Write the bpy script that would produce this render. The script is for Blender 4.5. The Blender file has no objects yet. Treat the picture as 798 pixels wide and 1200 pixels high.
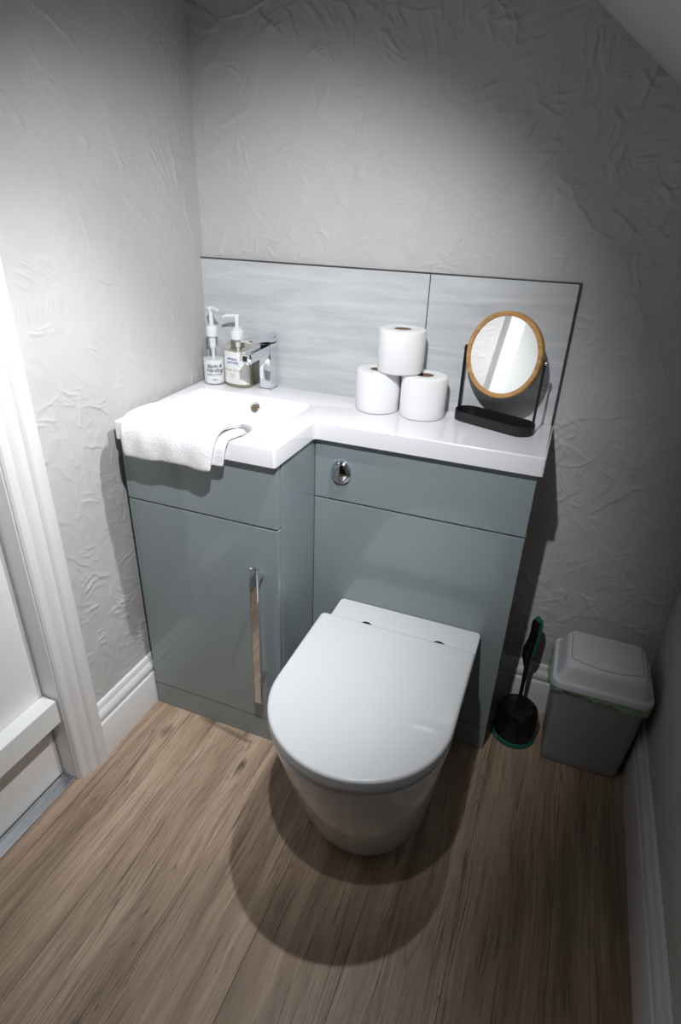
import bpy, bmesh, math, random
import numpy as np
from mathutils import Vector, Matrix
random.seed(7)
PI = math.pi
SC = bpy.context.scene
COL = SC.collection

# ------------------------------------------------------------------ camera
FPX = 685.44                       # focal length in pixels of the 798 x 1200 frame
CAM = Vector((0.9299, -1.3834, 1.2789))
yaw, pitch, roll = 0.3578, -0.4779, 0.0367
fw = Vector((-math.sin(yaw)*math.cos(pitch), math.cos(yaw)*math.cos(pitch), math.sin(pitch)))
rt0 = Vector((math.cos(yaw), math.sin(yaw), 0)); up0 = rt0.cross(fw)
rt = math.cos(roll)*rt0 + math.sin(roll)*up0
up = -math.sin(roll)*rt0 + math.cos(roll)*up0
cd = bpy.data.cameras.new('camera')
cd.sensor_fit = 'VERTICAL'; cd.sensor_height = 36.0; cd.lens = FPX/1200*36.0
cd.clip_start = 0.01
cam = bpy.data.objects.new('camera', cd); COL.objects.link(cam)
cam.matrix_world = Matrix(((rt.x, up.x, -fw.x, CAM.x), (rt.y, up.y, -fw.y, CAM.y), (rt.z, up.z, -fw.z, CAM.z), (0, 0, 0, 1)))
SC.camera = cam
# ------------------------------------------------------------------ world, exposure, lamps
w = bpy.data.worlds.new('world'); SC.world = w; w.use_nodes = True
w.node_tree.nodes['Background'].inputs[0].default_value = (0.004, 0.0042, 0.0045, 1)
w.node_tree.nodes['Background'].inputs[1].default_value = 1.0
SC.view_settings.view_transform = 'Standard'; SC.view_settings.look = 'None'
SC.view_settings.gamma = 1.0; SC.view_settings.use_curve_mapping = False
SC.view_settings.exposure = 0.12

def ceil_z(x): return 1.616 - 0.77*(x - 0.8593)
SLOPE_N = Vector((-0.77, 0, -1)).normalized()      # points from the sloped ceiling into the room
# two gimbal downlights: position, tilt to the left wall, tilt to the back wall, half beam angle, power, edge softness
LAMPS = [(0.743, -1.004, 27.2, 41.2, 42.4, 50.1, 0.86), (0.763, -0.486, 27.3, -11.4, 40.1, 38.2, 1.00)]
for lx, ly, tx, ty, half, watt, blend in LAMPS:
    ld = bpy.data.lights.new('downlight_lamp', 'SPOT')
    ld.energy = watt; ld.spot_size = math.radians(2*half); ld.spot_blend = blend
    ld.shadow_soft_size = 0.014; ld.color = (0.955, 0.978, 1.0)
    lo = bpy.data.objects.new('downlight_lamp', ld); COL.objects.link(lo)
    lo.location = Vector((lx, ly, ceil_z(lx))) + SLOPE_N*0.022
    lo.rotation_euler = Vector((-math.tan(math.radians(tx)), math.tan(math.radians(ty)), -1)).to_track_quat('-Z', 'Y').to_euler()
dl = bpy.data.lights.new('hall_daylight', 'AREA'); dl.energy = 1.2; dl.size = 0.25; dl.color = (0.45, 0.68, 1.0)
do = bpy.data.objects.new('hall_daylight', dl); COL.objects.link(do); do.location = (-0.26, -1.0, 0.5)   # daylight in the hall behind the door

# ------------------------------------------------------------------ materials
def mat(name):
    m = bpy.data.materials.new(name); m.use_nodes = True
    nt = m.node_tree; b = nt.nodes['Principled BSDF']
    return m, nt, b
def simple(name, col, rough=0.5, metal=0.0, coat=0.0, coat_rough=0.05, spec=None, bump=None, var=0.0, varscale=8.0):
    m, nt, b = mat(name)
    b.inputs['Base Color'].default_value = (*col, 1); b.inputs['Roughness'].default_value = rough
    b.inputs['Metallic'].default_value = metal
    b.inputs['Coat Weight'].default_value = coat; b.inputs['Coat Roughness'].default_value = coat_rough
    if spec is not None: b.inputs['Specular IOR Level'].default_value = spec
    tc = nt.nodes.new('ShaderNodeTexCoord')
    if bump:
        n = nt.nodes.new('ShaderNodeTexNoise'); n.inputs['Scale'].default_value = bump[0]; n.inputs['Detail'].default_value = 4
        bp = nt.nodes.new('ShaderNodeBump'); bp.inputs['Strength'].default_value = bump[1]; bp.inputs['Distance'].default_value = bump[2]
        nt.links.new(tc.outputs['Object'], n.inputs['Vector']); nt.links.new(n.outputs['Fac'], bp.inputs['Height'])
        nt.links.new(bp.outputs['Normal'], b.inputs['Normal'])
    if var:
        n = nt.nodes.new('ShaderNodeTexNoise'); n.inputs['Scale'].default_value = varscale; n.inputs['Detail'].default_value = 5
        r = nt.nodes.new('ShaderNodeValToRGB')
        r.color_ramp.elements[0].position = 0.3; r.color_ramp.elements[1].position = 0.7
        r.color_ramp.elements[0].color = (*[c*(1-var) for c in col], 1); r.color_ramp.elements[1].color = (*[min(1, c*(1+var)) for c in col], 1)
        nt.links.new(tc.outputs['Object'], n.inputs['Vector']); nt.links.new(n.outputs['Fac'], r.inputs['Fac'])
        nt.links.new(r.outputs['Color'], b.inputs['Base Color'])
    return m

M = {}
M['plaster'] = simple('painted_plaster', (0.555, 0.544, 0.530), 0.62, bump=(260, 0.25, 0.001), var=0.05, varscale=4.0)
def wrinkle(m):
    """trowelled roughness added over the modelled strokes"""
    nt = m.node_tree; N = nt.nodes; L = nt.links; b = N['Principled BSDF']
    old = b.inputs['Normal'].links[0].from_socket
    tc = N.new('ShaderNodeTexCoord')
    n0 = N.new('ShaderNodeTexNoise'); n0.inputs['Scale'].default_value = 9; n0.inputs['Detail'].default_value = 2; L.new(tc.outputs['Object'], n0.inputs['Vector'])
    add = N.new('ShaderNodeVectorMath'); add.operation = 'MULTIPLY_ADD'; add.inputs[1].default_value = (.08, .08, .08); L.new(n0.outputs['Color'], add.inputs[0]); L.new(tc.outputs['Object'], add.inputs[2])
    n1 = N.new('ShaderNodeTexNoise'); n1.noise_type = 'RIDGED_MULTIFRACTAL'; n1.inputs['Scale'].default_value = 30; n1.inputs['Detail'].default_value = 5; n1.inputs['Roughness'].default_value = 0.6
    L.new(add.outputs[0], n1.inputs['Vector'])
    n2 = N.new('ShaderNodeTexNoise'); n2.inputs['Scale'].default_value = 5; n2.inputs['Detail'].default_value = 3; L.new(tc.outputs['Object'], n2.inputs['Vector'])
    g = N.new('ShaderNodeMapRange'); g.inputs['From Min'].default_value = 0.40; g.inputs['From Max'].default_value = 0.62; g.inputs['To Min'].default_value = 0.12; L.new(n2.outputs['Fac'], g.inputs['Value'])
    mu = N.new('ShaderNodeMath'); mu.operation = 'MULTIPLY'; L.new(n1.outputs['Fac'], mu.inputs[0]); L.new(g.outputs[0], mu.inputs[1])
    bp = N.new('ShaderNodeBump'); bp.inputs['Strength'].default_value = 0.8; bp.inputs['Distance'].default_value = 0.0026
    L.new(mu.outputs[0], bp.inputs['Height']); L.new(old, bp.inputs['Normal']); L.new(bp.outputs[0], b.inputs['Normal'])
wrinkle(M['plaster'])
M['ceiling'] = simple('ceiling_paint', (0.40, 0.40, 0.41), 0.7, bump=(90, 0.2, 0.001))
M['wood_white'] = simple('white_gloss_woodwork', (0.80, 0.79, 0.79), 0.28, bump=(45, 0.06, 0.001), var=0.02)
M['door_white'] = simple('white_door_paint', (0.86, 0.86, 0.85), 0.35, bump=(60, 0.05, 0.001))
M['grey'] = simple('grey_lacquer', (0.255, 0.297, 0.310), 0.20, coat=0.5, coat_rough=0.05)
M['grey_dark'] = simple('dark_carcass', (0.03, 0.033, 0.036), 0.6)
M['resin'] = simple('white_resin_worktop', (0.84, 0.83, 0.86), 0.16, coat=0.3, coat_rough=0.04)
M['ceramic'] = simple('white_ceramic', (0.74, 0.745, 0.755), 0.10, coat=0.6, coat_rough=0.03)
M['seat'] = simple('white_seat_plastic', (0.64, 0.65, 0.665), 0.30, spec=0.25, coat=0.22, coat_rough=0.03)
M['chrome'] = simple('chrome', (0.78, 0.79, 0.82), 0.05, metal=1.0)
M['alu'] = simple('aluminium_strip', (0.55, 0.58, 0.62), 0.28, metal=1.0, bump=(200, 0.1, 0.0005))
M['dark_metal'] = simple('dark_hole', (0.02, 0.018, 0.016), 0.5)
M['brass'] = simple('brass_grey', (0.30, 0.20, 0.12), 0.35, metal=0.8)
M['black'] = simple('matt_black_metal', (0.012, 0.012, 0.013), 0.42)
M['mirror'] = simple('mirror_glass', (0.93, 0.94, 0.94), 0.015, metal=1.0)
M['paper'] = simple('white_tissue_paper', (0.88, 0.88, 0.88), 0.9, bump=(330, 0.35, 0.0008))
M['card'] = simple('brown_cardboard', (0.22, 0.13, 0.10), 0.85)
M['pump_white'] = simple('white_pump_plastic', (0.86, 0.87, 0.88), 0.3)
M['lotion'] = simple('white_lotion', (0.88, 0.88, 0.89), 0.35)
M['label_cream'] = simple('pale_printed_label', (0.86, 0.87, 0.83), 0.45, var=0.04, varscale=60)
M['label_white'] = simple('white_label_cartouche', (0.90, 0.90, 0.92), 0.45)
M['ink_blue'] = simple('blue_print', (0.08, 0.09, 0.30), 0.5)
M['ink_black'] = simple('black_print', (0.05, 0.05, 0.07), 0.5)
M['ink_gold'] = simple('tan_print', (0.42, 0.36, 0.28), 0.5)
M['bin_grey'] = simple('grey_bin_plastic', (0.34, 0.345, 0.355), 0.42, bump=(420, 0.18, 0.0006), var=0.03, varscale=30)
M['bin_lid'] = simple('pale_grey_lid_plastic', (0.68, 0.695, 0.72), 0.38, bump=(420, 0.15, 0.0006))
M['black_plastic'] = simple('black_plastic', (0.008, 0.008, 0.009), 0.22)
M['teal'] = simple('teal_rubber', (0.004, 0.16, 0.115), 0.4)
M['trim_shade_dark'] = simple('dark_edge_and_shade', (0.06, 0.062, 0.068), 0.35)  # for the top trim, the grout and the painted side shade
M['void'] = simple('dark_void', (0.01, 0.01, 0.012), 0.9)

def plank_mat():
    m, nt, b = mat('oak_vinyl_plank'); N = nt.nodes; L = nt.links
    tc = N.new('ShaderNodeTexCoord'); oi = N.new('ShaderNodeObjectInfo')
    sh = N.new('ShaderNodeVectorMath'); sh.operation = 'MULTIPLY_ADD'
    cmb = N.new('ShaderNodeCombineXYZ')
    for i in range(3): L.new(oi.outputs['Random'], cmb.inputs[i])
    sh.inputs[1].default_value = (7.3, 13.1, 4.7); L.new(cmb.outputs[0], sh.inputs[0]); L.new(tc.outputs['Object'], sh.inputs[2])
    # gentle waviness of the grain
    nw = N.new('ShaderNodeTexNoise'); nw.inputs['Scale'].default_value = 2.6; nw.inputs['Detail'].default_value = 2
    L.new(sh.outputs[0], nw.inputs['Vector'])
    sub = N.new('ShaderNodeVectorMath'); sub.operation = 'SUBTRACT'; sub.inputs[1].default_value = (.5, .5, .5)
    L.new(nw.outputs['Color'], sub.inputs[0])
    wv = N.new('ShaderNodeVectorMath'); wv.operation = 'MULTIPLY_ADD'; wv.inputs[1].default_value = (0.030, 0.0, 0.0)
    L.new(sub.outputs[0], wv.inputs[0]); L.new(sh.outputs[0], wv.inputs[2])
    def stretched(sx, sy, scale, detail, rough=0.6, dist=0.0):
        mp = N.new('ShaderNodeMapping'); mp.inputs['Scale'].default_value = (sx, sy, 1)
        L.new(wv.outputs[0], mp.inputs['Vector'])
        n = N.new('ShaderNodeTexNoise'); n.inputs['Scale'].default_value = scale; n.inputs['Detail'].default_value = detail
        n.inputs['Roughness'].default_value = rough; n.inputs['Distortion'].default_value = dist
        L.new(mp.outputs[0], n.inputs['Vector']); return n
    broad = stretched(22, 1.5, 1.0, 5, 0.6, 0.3)
    ramp = N.new('ShaderNodeValToRGB'); cr = ramp.color_ramp
    cr.elements[0].position = 0.28; cr.elements[0].color = (0.205, 0.148, 0.105, 1)
    cr.elements[1].position = 0.72; cr.elements[1].color = (0.50, 0.385, 0.295, 1)
    e = cr.elements.new(0.5); e.color = (0.36, 0.267, 0.196, 1)
    L.new(broad.outputs['Fac'], ramp.inputs['Fac'])
    def dark(prev, fac_out, lo, hi, amount):
        mr = N.new('ShaderNodeMapRange'); mr.inputs['From Min'].default_value = lo; mr.inputs['From Max'].default_value = hi
        mr.inputs['To Min'].default_value = 0; mr.inputs['To Max'].default_value = amount; mr.clamp = True
        L.new(fac_out, mr.inputs['Value'])
        mx = N.new('ShaderNodeMix'); mx.data_type = 'RGBA'
        L.new(mr.outputs[0], mx.inputs['Factor']); L.new(prev, mx.inputs['A']); mx.inputs['B'].default_value = (0.035, 0.026, 0.020, 1)
        return mx.outputs['Result'], mr.outputs[0]
    fine = stretched(520, 16, 1.0, 2, 0.6)
    c, f1 = dark(ramp.outputs['Color'], fine.outputs['Fac'], 0.52, 0.80, 0.60)
    med = stretched(230, 5.5, 1.0, 4, 0.62, 0.25)
    c, f2 = dark(c, med.outputs['Fac'], 0.55, 0.74, 0.85)
    pale = stretched(150, 4.0, 1.0, 3, 0.6)
    mrp = N.new('ShaderNodeMapRange'); mrp.inputs['From Min'].default_value = 0.55; mrp.inputs['From Max'].default_value = 0.78; mrp.inputs['To Max'].default_value = 0.45
    L.new(pale.outputs['Fac'], mrp.inputs['Value'])
    mxp = N.new('ShaderNodeMix'); mxp.data_type = 'RGBA'; L.new(mrp.outputs[0], mxp.inputs['Factor']); L.new(c, mxp.inputs['A']); mxp.inputs['B'].default_value = (0.62, 0.50, 0.40, 1); c = mxp.outputs['Result']
    # growth rings: contour lines of a long stretched field, shown in patches
    fld = stretched(10, 0.75, 1.0, 3, 0.5, 0.2)
    k1 = N.new('ShaderNodeMath'); k1.operation = 'MULTIPLY'; k1.inputs[1].default_value = 22; L.new(fld.outputs['Fac'], k1.inputs[0])
    k2 = N.new('ShaderNodeMath'); k2.operation = 'PINGPONG'; k2.inputs[1].default_value = 0.5; L.new(k1.outputs[0], k2.inputs[0])
    k3 = N.new('ShaderNodeMapRange'); k3.inputs['From Min'].default_value = 0.10; k3.inputs['From Max'].default_value = 0.0; L.new(k2.outputs[0], k3.inputs['Value'])
    gate = stretched(9, 1.6, 1.0, 2)
    g = N.new('ShaderNodeMapRange'); g.inputs['From Min'].default_value = 0.46; g.inputs['From Max'].default_value = 0.62; L.new(gate.outputs['Fac'], g.inputs['Value'])
    mul = N.new('ShaderNodeMath'); mul.operation = 'MULTIPLY'; L.new(k3.outputs[0], mul.inputs[0]); L.new(g.outputs[0], mul.inputs[1])
    c, f3 = dark(c, mul.outputs[0], 0.0, 1.0, 0.62)
    # knots
    vo = N.new('ShaderNodeTexVoronoi'); vo.inputs['Scale'].default_value = 1.0; vo.inputs['Randomness'].default_value = 1.0
    mp2 = N.new('ShaderNodeMapping'); mp2.inputs['Scale'].default_value = (8.5, 2.9, 1); L.new(wv.outputs[0], mp2.inputs['Vector'])
    nk = N.new('ShaderNodeTexNoise'); nk.inputs['Scale'].default_value = 5; nk.inputs['Detail'].default_value = 3; L.new(mp2.outputs[0], nk.inputs['Vector'])
    ad = N.new('ShaderNodeVectorMath'); ad.operation = 'MULTIPLY_ADD'; ad.inputs[1].default_value = (.22, .22, 0); L.new(nk.outputs['Color'], ad.inputs[0]); L.new(mp2.outputs[0], ad.inputs[2])
    L.new(ad.outputs[0], vo.inputs['Vector'])
    inv = N.new('ShaderNodeMath'); inv.operation = 'SUBTRACT'; inv.inputs[0].default_value = 1.0; L.new(vo.outputs['Distance'], inv.inputs[1])
    c, f4 = dark(c, inv.outputs[0], 0.88, 0.98, 0.8)
    # overall tone of each plank
    hv = N.new('ShaderNodeHueSaturation'); hv.inputs['Saturation'].default_value = 1.10
    mr = N.new('ShaderNodeMapRange'); mr.inputs['To Min'].default_value = 1.02; mr.inputs['To Max'].default_value = 1.20; L.new(oi.outputs['Random'], mr.inputs['Value'])
    L.new(mr.outputs[0], hv.inputs['Value']); L.new(c, hv.inputs['Color'])
    L.new(hv.outputs[0], b.inputs['Base Color'])
    b.inputs['Roughness'].default_value = 0.46
    bp = N.new('ShaderNodeBump'); bp.inputs['Strength'].default_value = 0.35; bp.inputs['Distance'].default_value = 0.001; bp.invert = True
    L.new(f2, bp.inputs['Height']); bp2 = N.new('ShaderNodeBump'); bp2.inputs['Strength'].default_value = 0.3; bp2.inputs['Distance'].default_value = 0.0007; bp2.invert = True
    L.new(f1, bp2.inputs['Height']); L.new(bp.outputs[0], bp2.inputs['Normal']); L.new(bp2.outputs[0], b.inputs['Normal'])
    return m
M['plank'] = plank_mat()

def tile_mat():
    m, nt, b = mat('grey_stone_tile'); N = nt.nodes; L = nt.links
    tc = N.new('ShaderNodeTexCoord'); mp = N.new('ShaderNodeMapping'); mp.inputs['Scale'].default_value = (2.4, 1, 26); mp.inputs['Rotation'].default_value = (0, 0.06, 0)
    L.new(tc.outputs['Object'], mp.inputs['Vector'])
    n = N.new('ShaderNodeTexNoise'); n.inputs['Scale'].default_value = 1.5; n.inputs['Detail'].default_value = 7; n.inputs['Roughness'].default_value = 0.62; n.inputs['Distortion'].default_value = 0.8
    L.new(mp.outputs[0], n.inputs['Vector'])
    r = N.new('ShaderNodeValToRGB'); r.color_ramp.elements[0].position = 0.30; r.color_ramp.elements[0].color = (0.49, 0.505, 0.52, 1)
    r.color_ramp.elements[1].position = 0.66; r.color_ramp.elements[1].color = (0.655, 0.665, 0.675, 1)
    L.new(n.outputs['Fac'], r.inputs['Fac']); L.new(r.outputs['Color'], b.inputs['Base Color'])
    b.inputs['Roughness'].default_value = 0.30
    bp = N.new('ShaderNodeBump'); bp.inputs['Strength'].default_value = 0.12; bp.inputs['Distance'].default_value = 0.001
    L.new(n.outputs['Fac'], bp.inputs['Height']); L.new(bp.outputs[0], b.inputs['Normal'])
    return m
M['tile'] = tile_mat()

def ring_wood():
    m, nt, b = mat('bamboo_ring'); N = nt.nodes; L = nt.links
    tc = N.new('ShaderNodeTexCoord'); mp = N.new('ShaderNodeMapping'); mp.inputs['Scale'].default_value = (12, 90, 90)
    L.new(tc.outputs['Object'], mp.inputs['Vector'])
    n = N.new('ShaderNodeTexNoise'); n.inputs['Scale'].default_value = 1.3; n.inputs['Detail'].default_value = 3; L.new(mp.outputs[0], n.inputs['Vector'])
    r = N.new('ShaderNodeValToRGB'); r.color_ramp.elements[0].position = 0.3; r.color_ramp.elements[0].color = (0.40, 0.20, 0.06, 1)
    r.color_ramp.elements[1].position = 0.7; r.color_ramp.elements[1].color = (0.58, 0.33, 0.12, 1)
    L.new(n.outputs['Fac'], r.inputs['Fac']); L.new(r.outputs['Color'], b.inputs['Base Color']); b.inputs['Roughness'].default_value = 0.45
    return m
M['bamboo'] = ring_wood()

def towel_mat():
    m, nt, b = mat('white_terry_cotton'); N = nt.nodes; L = nt.links
    b.inputs['Base Color'].default_value = (0.88, 0.87, 0.88, 1); b.inputs['Roughness'].default_value = 0.95
    b.inputs['Sheen Weight'].default_value = 0.3; b.inputs['Specular IOR Level'].default_value = 0.1
    tc = N.new('ShaderNodeTexCoord'); v = N.new('ShaderNodeTexVoronoi'); v.inputs['Scale'].default_value = 420
    n = N.new('ShaderNodeTexNoise'); n.inputs['Scale'].default_value = 120; n.inputs['Detail'].default_value = 4
    L.new(tc.outputs['Object'], v.inputs['Vector']); L.new(tc.outputs['Object'], n.inputs['Vector'])
    a = N.new('ShaderNodeMath'); a.operation = 'ADD'; L.new(v.outputs['Distance'], a.inputs[0]); L.new(n.outputs['Fac'], a.inputs[1])
    bp = N.new('ShaderNodeBump'); bp.inputs['Strength'].default_value = 0.55; bp.inputs['Distance'].default_value = 0.0015
    L.new(a.outputs[0], bp.inputs['Height']); L.new(bp.outputs[0], b.inputs['Normal'])
    return m
M['towel'] = towel_mat()

def clear_mat(name, tint, gloss=0.12):
    m = bpy.data.materials.new(name); m.use_nodes = True; nt = m.node_tree; N = nt.nodes; L = nt.links
    N.remove(N['Principled BSDF']); out = N['Material Output']
    t = N.new('ShaderNodeBsdfTransparent'); t.inputs[0].default_value = (*tint, 1)
    g = N.new('ShaderNodeBsdfGlossy'); g.inputs['Roughness'].default_value = 0.08
    lw = N.new('ShaderNodeLayerWeight'); lw.inputs['Blend'].default_value = 0.5
    pw_ = N.new('ShaderNodeMath'); pw_.operation = 'POWER'; L.new(lw.outputs['Facing'], pw_.inputs[0]); pw_.inputs[1].default_value = 4.0
    fr = N.new('ShaderNodeMath'); fr.operation = 'MULTIPLY_ADD'; L.new(pw_.outputs[0], fr.inputs[0]); fr.inputs[1].default_value = 0.40; fr.inputs[2].default_value = 0.04
    mx = N.new('ShaderNodeMixShader'); L.new(fr.outputs[0], mx.inputs[0]); L.new(t.outputs[0], mx.inputs[1]); L.new(g.outputs[0], mx.inputs[2])
    L.new(mx.outputs[0], out.inputs[0]); return m
M['clear'] = clear_mat('clear_bottle_plastic', (0.975, 0.98, 0.98))
M['amber'] = clear_mat('amber_soap_plastic', (0.97, 0.955, 0.90))

def soap_mat():
    m = bpy.data.materials.new('pale_hand_soap'); m.use_nodes = True; nt = m.node_tree; N = nt.nodes; L = nt.links
    b = N['Principled BSDF']; b.inputs['Base Color'].default_value = (0.80, 0.765, 0.66, 1); b.inputs['Roughness'].default_value = 0.3
    tl = N.new('ShaderNodeBsdfTranslucent'); tl.inputs[0].default_value = (0.85, 0.80, 0.66, 1)
    t = N.new('ShaderNodeBsdfTransparent'); t.inputs[0].default_value = (0.97, 0.95, 0.88, 1)
    m1 = N.new('ShaderNodeMixShader'); m1.inputs[0].default_value = 0.4; L.new(b.outputs[0], m1.inputs[1]); L.new(tl.outputs[0], m1.inputs[2])
    m2 = N.new('ShaderNodeMixShader'); m2.inputs[0].default_value = 0.3; L.new(m1.outputs[0], m2.inputs[1]); L.new(t.outputs[0], m2.inputs[2])
    L.new(m2.outputs[0], N['Material Output'].inputs[0]); return m
M['soap'] = soap_mat()

def liner_mat():
    m = bpy.data.materials.new('green_bin_liner'); m.use_nodes = True; nt = m.node_tree; N = nt.nodes; L = nt.links
    b = N['Principled BSDF']; b.inputs['Base Color'].default_value = (0.45, 0.66, 0.44, 1); b.inputs['Roughness'].default_value = 0.35
    t = N.new('ShaderNodeBsdfTransparent'); t.inputs[0].default_value = (0.80, 0.92, 0.80, 1)
    mx = N.new('ShaderNodeMixShader'); mx.inputs[0].default_value = 0.40
    L.new(b.outputs[0], mx.inputs[1]); L.new(t.outputs[0], mx.inputs[2]); L.new(mx.outputs[0], N['Material Output'].inputs[0]); return m
M['liner'] = liner_mat()

def emit_mat(name, col, s):
    m = bpy.data.materials.new(name); m.use_nodes = True; nt = m.node_tree
    b = nt.nodes['Principled BSDF']; b.inputs['Emission Color'].default_value = (*col, 1); b.inputs['Emission Strength'].default_value = s
    return m
M['lamp_lens'] = emit_mat('lit_lamp_lens', (1, .97, .93), 20.0)

# ------------------------------------------------------------------ helpers
def thing(name, label, cat, loc=(0, 0, 0), rotz=0.0, group=None):
    o = bpy.data.objects.new(name, None); COL.objects.link(o); o.empty_display_size = 0.05
    o.location = loc; o.rotation_euler = (0, 0, rotz); o['label'] = label; o['category'] = cat
    if group: o['group'] = group
    return o
def world_origin(p):
    v = Vector((0, 0, 0))
    while p is not None: v = v + p.location; p = p.parent
    return v
def obj(name, bm, m, parent=None, smooth=False, local=False, angle=35):
    """link a bmesh as one mesh object; vertices are in world coordinates unless local"""
    bmesh.ops.recalc_face_normals(bm, faces=bm.faces)
    if parent is not None and not local:
        bmesh.ops.translate(bm, vec=-world_origin(parent), verts=bm.verts)
    me = bpy.data.meshes.new(name); bm.to_mesh(me); bm.free()
    for mm in (m if isinstance(m, (list, tuple)) else [m]): me.materials.append(mm)
    o = bpy.data.objects.new(name, me); COL.objects.link(o); o.parent = parent
    if smooth:
        for p in me.polygons: p.use_smooth = True
        try: me.set_sharp_from_angle(angle=math.radians(angle))
        except Exception: pass
    return o
def struct(name, bm, m, parent=None, **k):
    o = obj(name, bm, m, parent, **k); o['kind'] = 'structure'; return o
def tag(o, label, cat, group=None):
    o['label'] = label; o['category'] = cat
    if group: o['group'] = group
    return o
def add_box(bm, x0, x1, y0, y1, z0, z1, bev=0.0, seg=2):
    t = bmesh.new(); bmesh.ops.create_cube(t, size=1.0)
    for v in t.verts:
        v.co = Vector((x0 + (v.co.x+.5)*(x1-x0), y0 + (v.co.y+.5)*(y1-y0), z0 + (v.co.z+.5)*(z1-z0)))
    if bev > 0: bmesh.ops.bevel(t, geom=list(t.edges), offset=bev, segments=seg, profile=0.5, affect='EDGES')
    merge(bm, t)
def merge(bm, t):
    me = bpy.data.meshes.new('tmp'); t.to_mesh(me); t.free(); bm.from_mesh(me); bpy.data.meshes.remove(me)
def box(*a, **k):
    bm = bmesh.new(); add_box(bm, *a, **k); return bm
def add_loft(bm, rings, cap0=True, cap1=True, closed=True):
    """rings: lists of equal length of 3D points"""
    vs = [[bm.verts.new(p) for p in r] for r in rings]
    n = len(rings[0])
    for a, b in zip(vs[:-1], vs[1:]):
        for i in range(n if closed else n-1):
            j = (i+1) % n
            try: bm.faces.new((a[i], a[j], b[j], b[i]))
            except ValueError: pass
    if cap0: bm.faces.new(list(reversed(vs[0])))
    if cap1: bm.faces.new(vs[-1])
    return vs
def loft(rings, **k):
    bm = bmesh.new(); add_loft(bm, rings, **k); return bm
def add_lathe(bm, prof, c=(0, 0, 0), n=40, axis=None, sx=1.0, sy=1.0, rot=0.0, cap0=True, cap1=True):
    """prof: (radius, height) pairs"""
    rings = []
    for r, z in prof:
        ring = []
        for i in range(n):
            a = 2*PI*i/n; x, y = max(r, 1e-5)*math.cos(a)*sx, max(r, 1e-5)*math.sin(a)*sy
            p = Vector((x*math.cos(rot)-y*math.sin(rot), x*math.sin(rot)+y*math.cos(rot), z))
            ring.append(p)
        rings.append(ring)
    if axis is not None:
        q = Vector((0, 0, 1)).rotation_difference(Vector(axis).normalized())
        rings = [[q @ p for p in r] for r in rings]
    rings = [[p + Vector(c) for p in r] for r in rings]
    add_loft(bm, rings, cap0=cap0, cap1=cap1)
def lathe(prof, **k):
    bm = bmesh.new(); add_lathe(bm, prof, **k); return bm
def add_tube(bm, pts, r, n=12, flat=1.0):
    pts = [Vector(p) for p in pts]; rs = r if isinstance(r, (list, tuple)) else [r]*len(pts)
    rings = []; prev = None
    for i, p in enumerate(pts):
        d = (pts[min(i+1, len(pts)-1)] - pts[max(i-1, 0)]).normalized()
        if prev is None:
            u = d.orthogonal().normalized()
        else:
            u = (prev - d*prev.dot(d)).normalized()
        prev = u; v = d.cross(u)
        rings.append([p + rs[i]*(math.cos(2*PI*k/n)*u + flat*math.sin(2*PI*k/n)*v) for k in range(n)])
    add_loft(bm, rings)
def rrect(x0, x1, y0, y1, r, seg=5):
    """rounded rectangle outline, counter-clockwise"""
    out = []
    for cx, cy, a0 in ((x1-r, y0+r, -90), (x1-r, y1-r, 0), (x0+r, y1-r, 90), (x0+r, y0+r, 180)):
        for k in range(seg+1):
            a = math.radians(a0 + 90*k/seg); out.append((cx + r*math.cos(a), cy + r*math.sin(a)))
    return out
def offset(poly, d):
    """move a counter-clockwise outline inwards by d"""
    n = len(poly); out = []
    for i in range(n):
        p0, p1, p2 = Vector(poly[i-1]), Vector(poly[i]), Vector(poly[(i+1) % n])
        e1, e2 = (p1-p0).normalized(), (p2-p1).normalized()
        n1, n2 = Vector((-e1.y, e1.x)), Vector((-e2.y, e2.x))
        b = (n1+n2); bl = b.length
        b = b/bl if bl > 1e-6 else n1
        k = d/max(0.35, b.dot(n1)); q = p1 + b*k; out.append((q.x, q.y))
    return out
def slab_rings(poly, z0, z1, rt=0.0, rb=0.0, seg=4):
    rings = []
    if rb > 0:
        for k in range(seg):
            a = PI/2*k/seg; rings.append([(x, y, z0 + rb*(1-math.cos(a))) for x, y in offset(poly, rb*(1-math.sin(a)))])
    rings.append([(x, y, z0+rb) for x, y in poly])
    rings.append([(x, y, z1-rt) for x, y in poly])
    if rt > 0:
        for k in range(1, seg+1):
            a = PI/2*k/seg; rings.append([(x, y, z1 - rt*(1-math.sin(a))) for x, y in offset(poly, rt*(1-math.cos(a)))])
        rings.append([(x, y, z1) for x, y in offset(poly, rt*1.25)])      # keeps the flat top's shading flat
    return rings
def slab(poly, z0, z1, rt=0.0, rb=0.0, seg=4): return loft(slab_rings(poly, z0, z1, rt, rb, seg))
def extrude_profile(prof, p0, p1, ux, uy):
    """sweep a 2D profile (a along ux, b along uy) from p0 to p1"""
    ux, uy = Vector(ux), Vector(uy)
    return loft([[Vector(p) + ux*a + uy*b for a, b in prof] for p in (p0, p1)])
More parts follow.
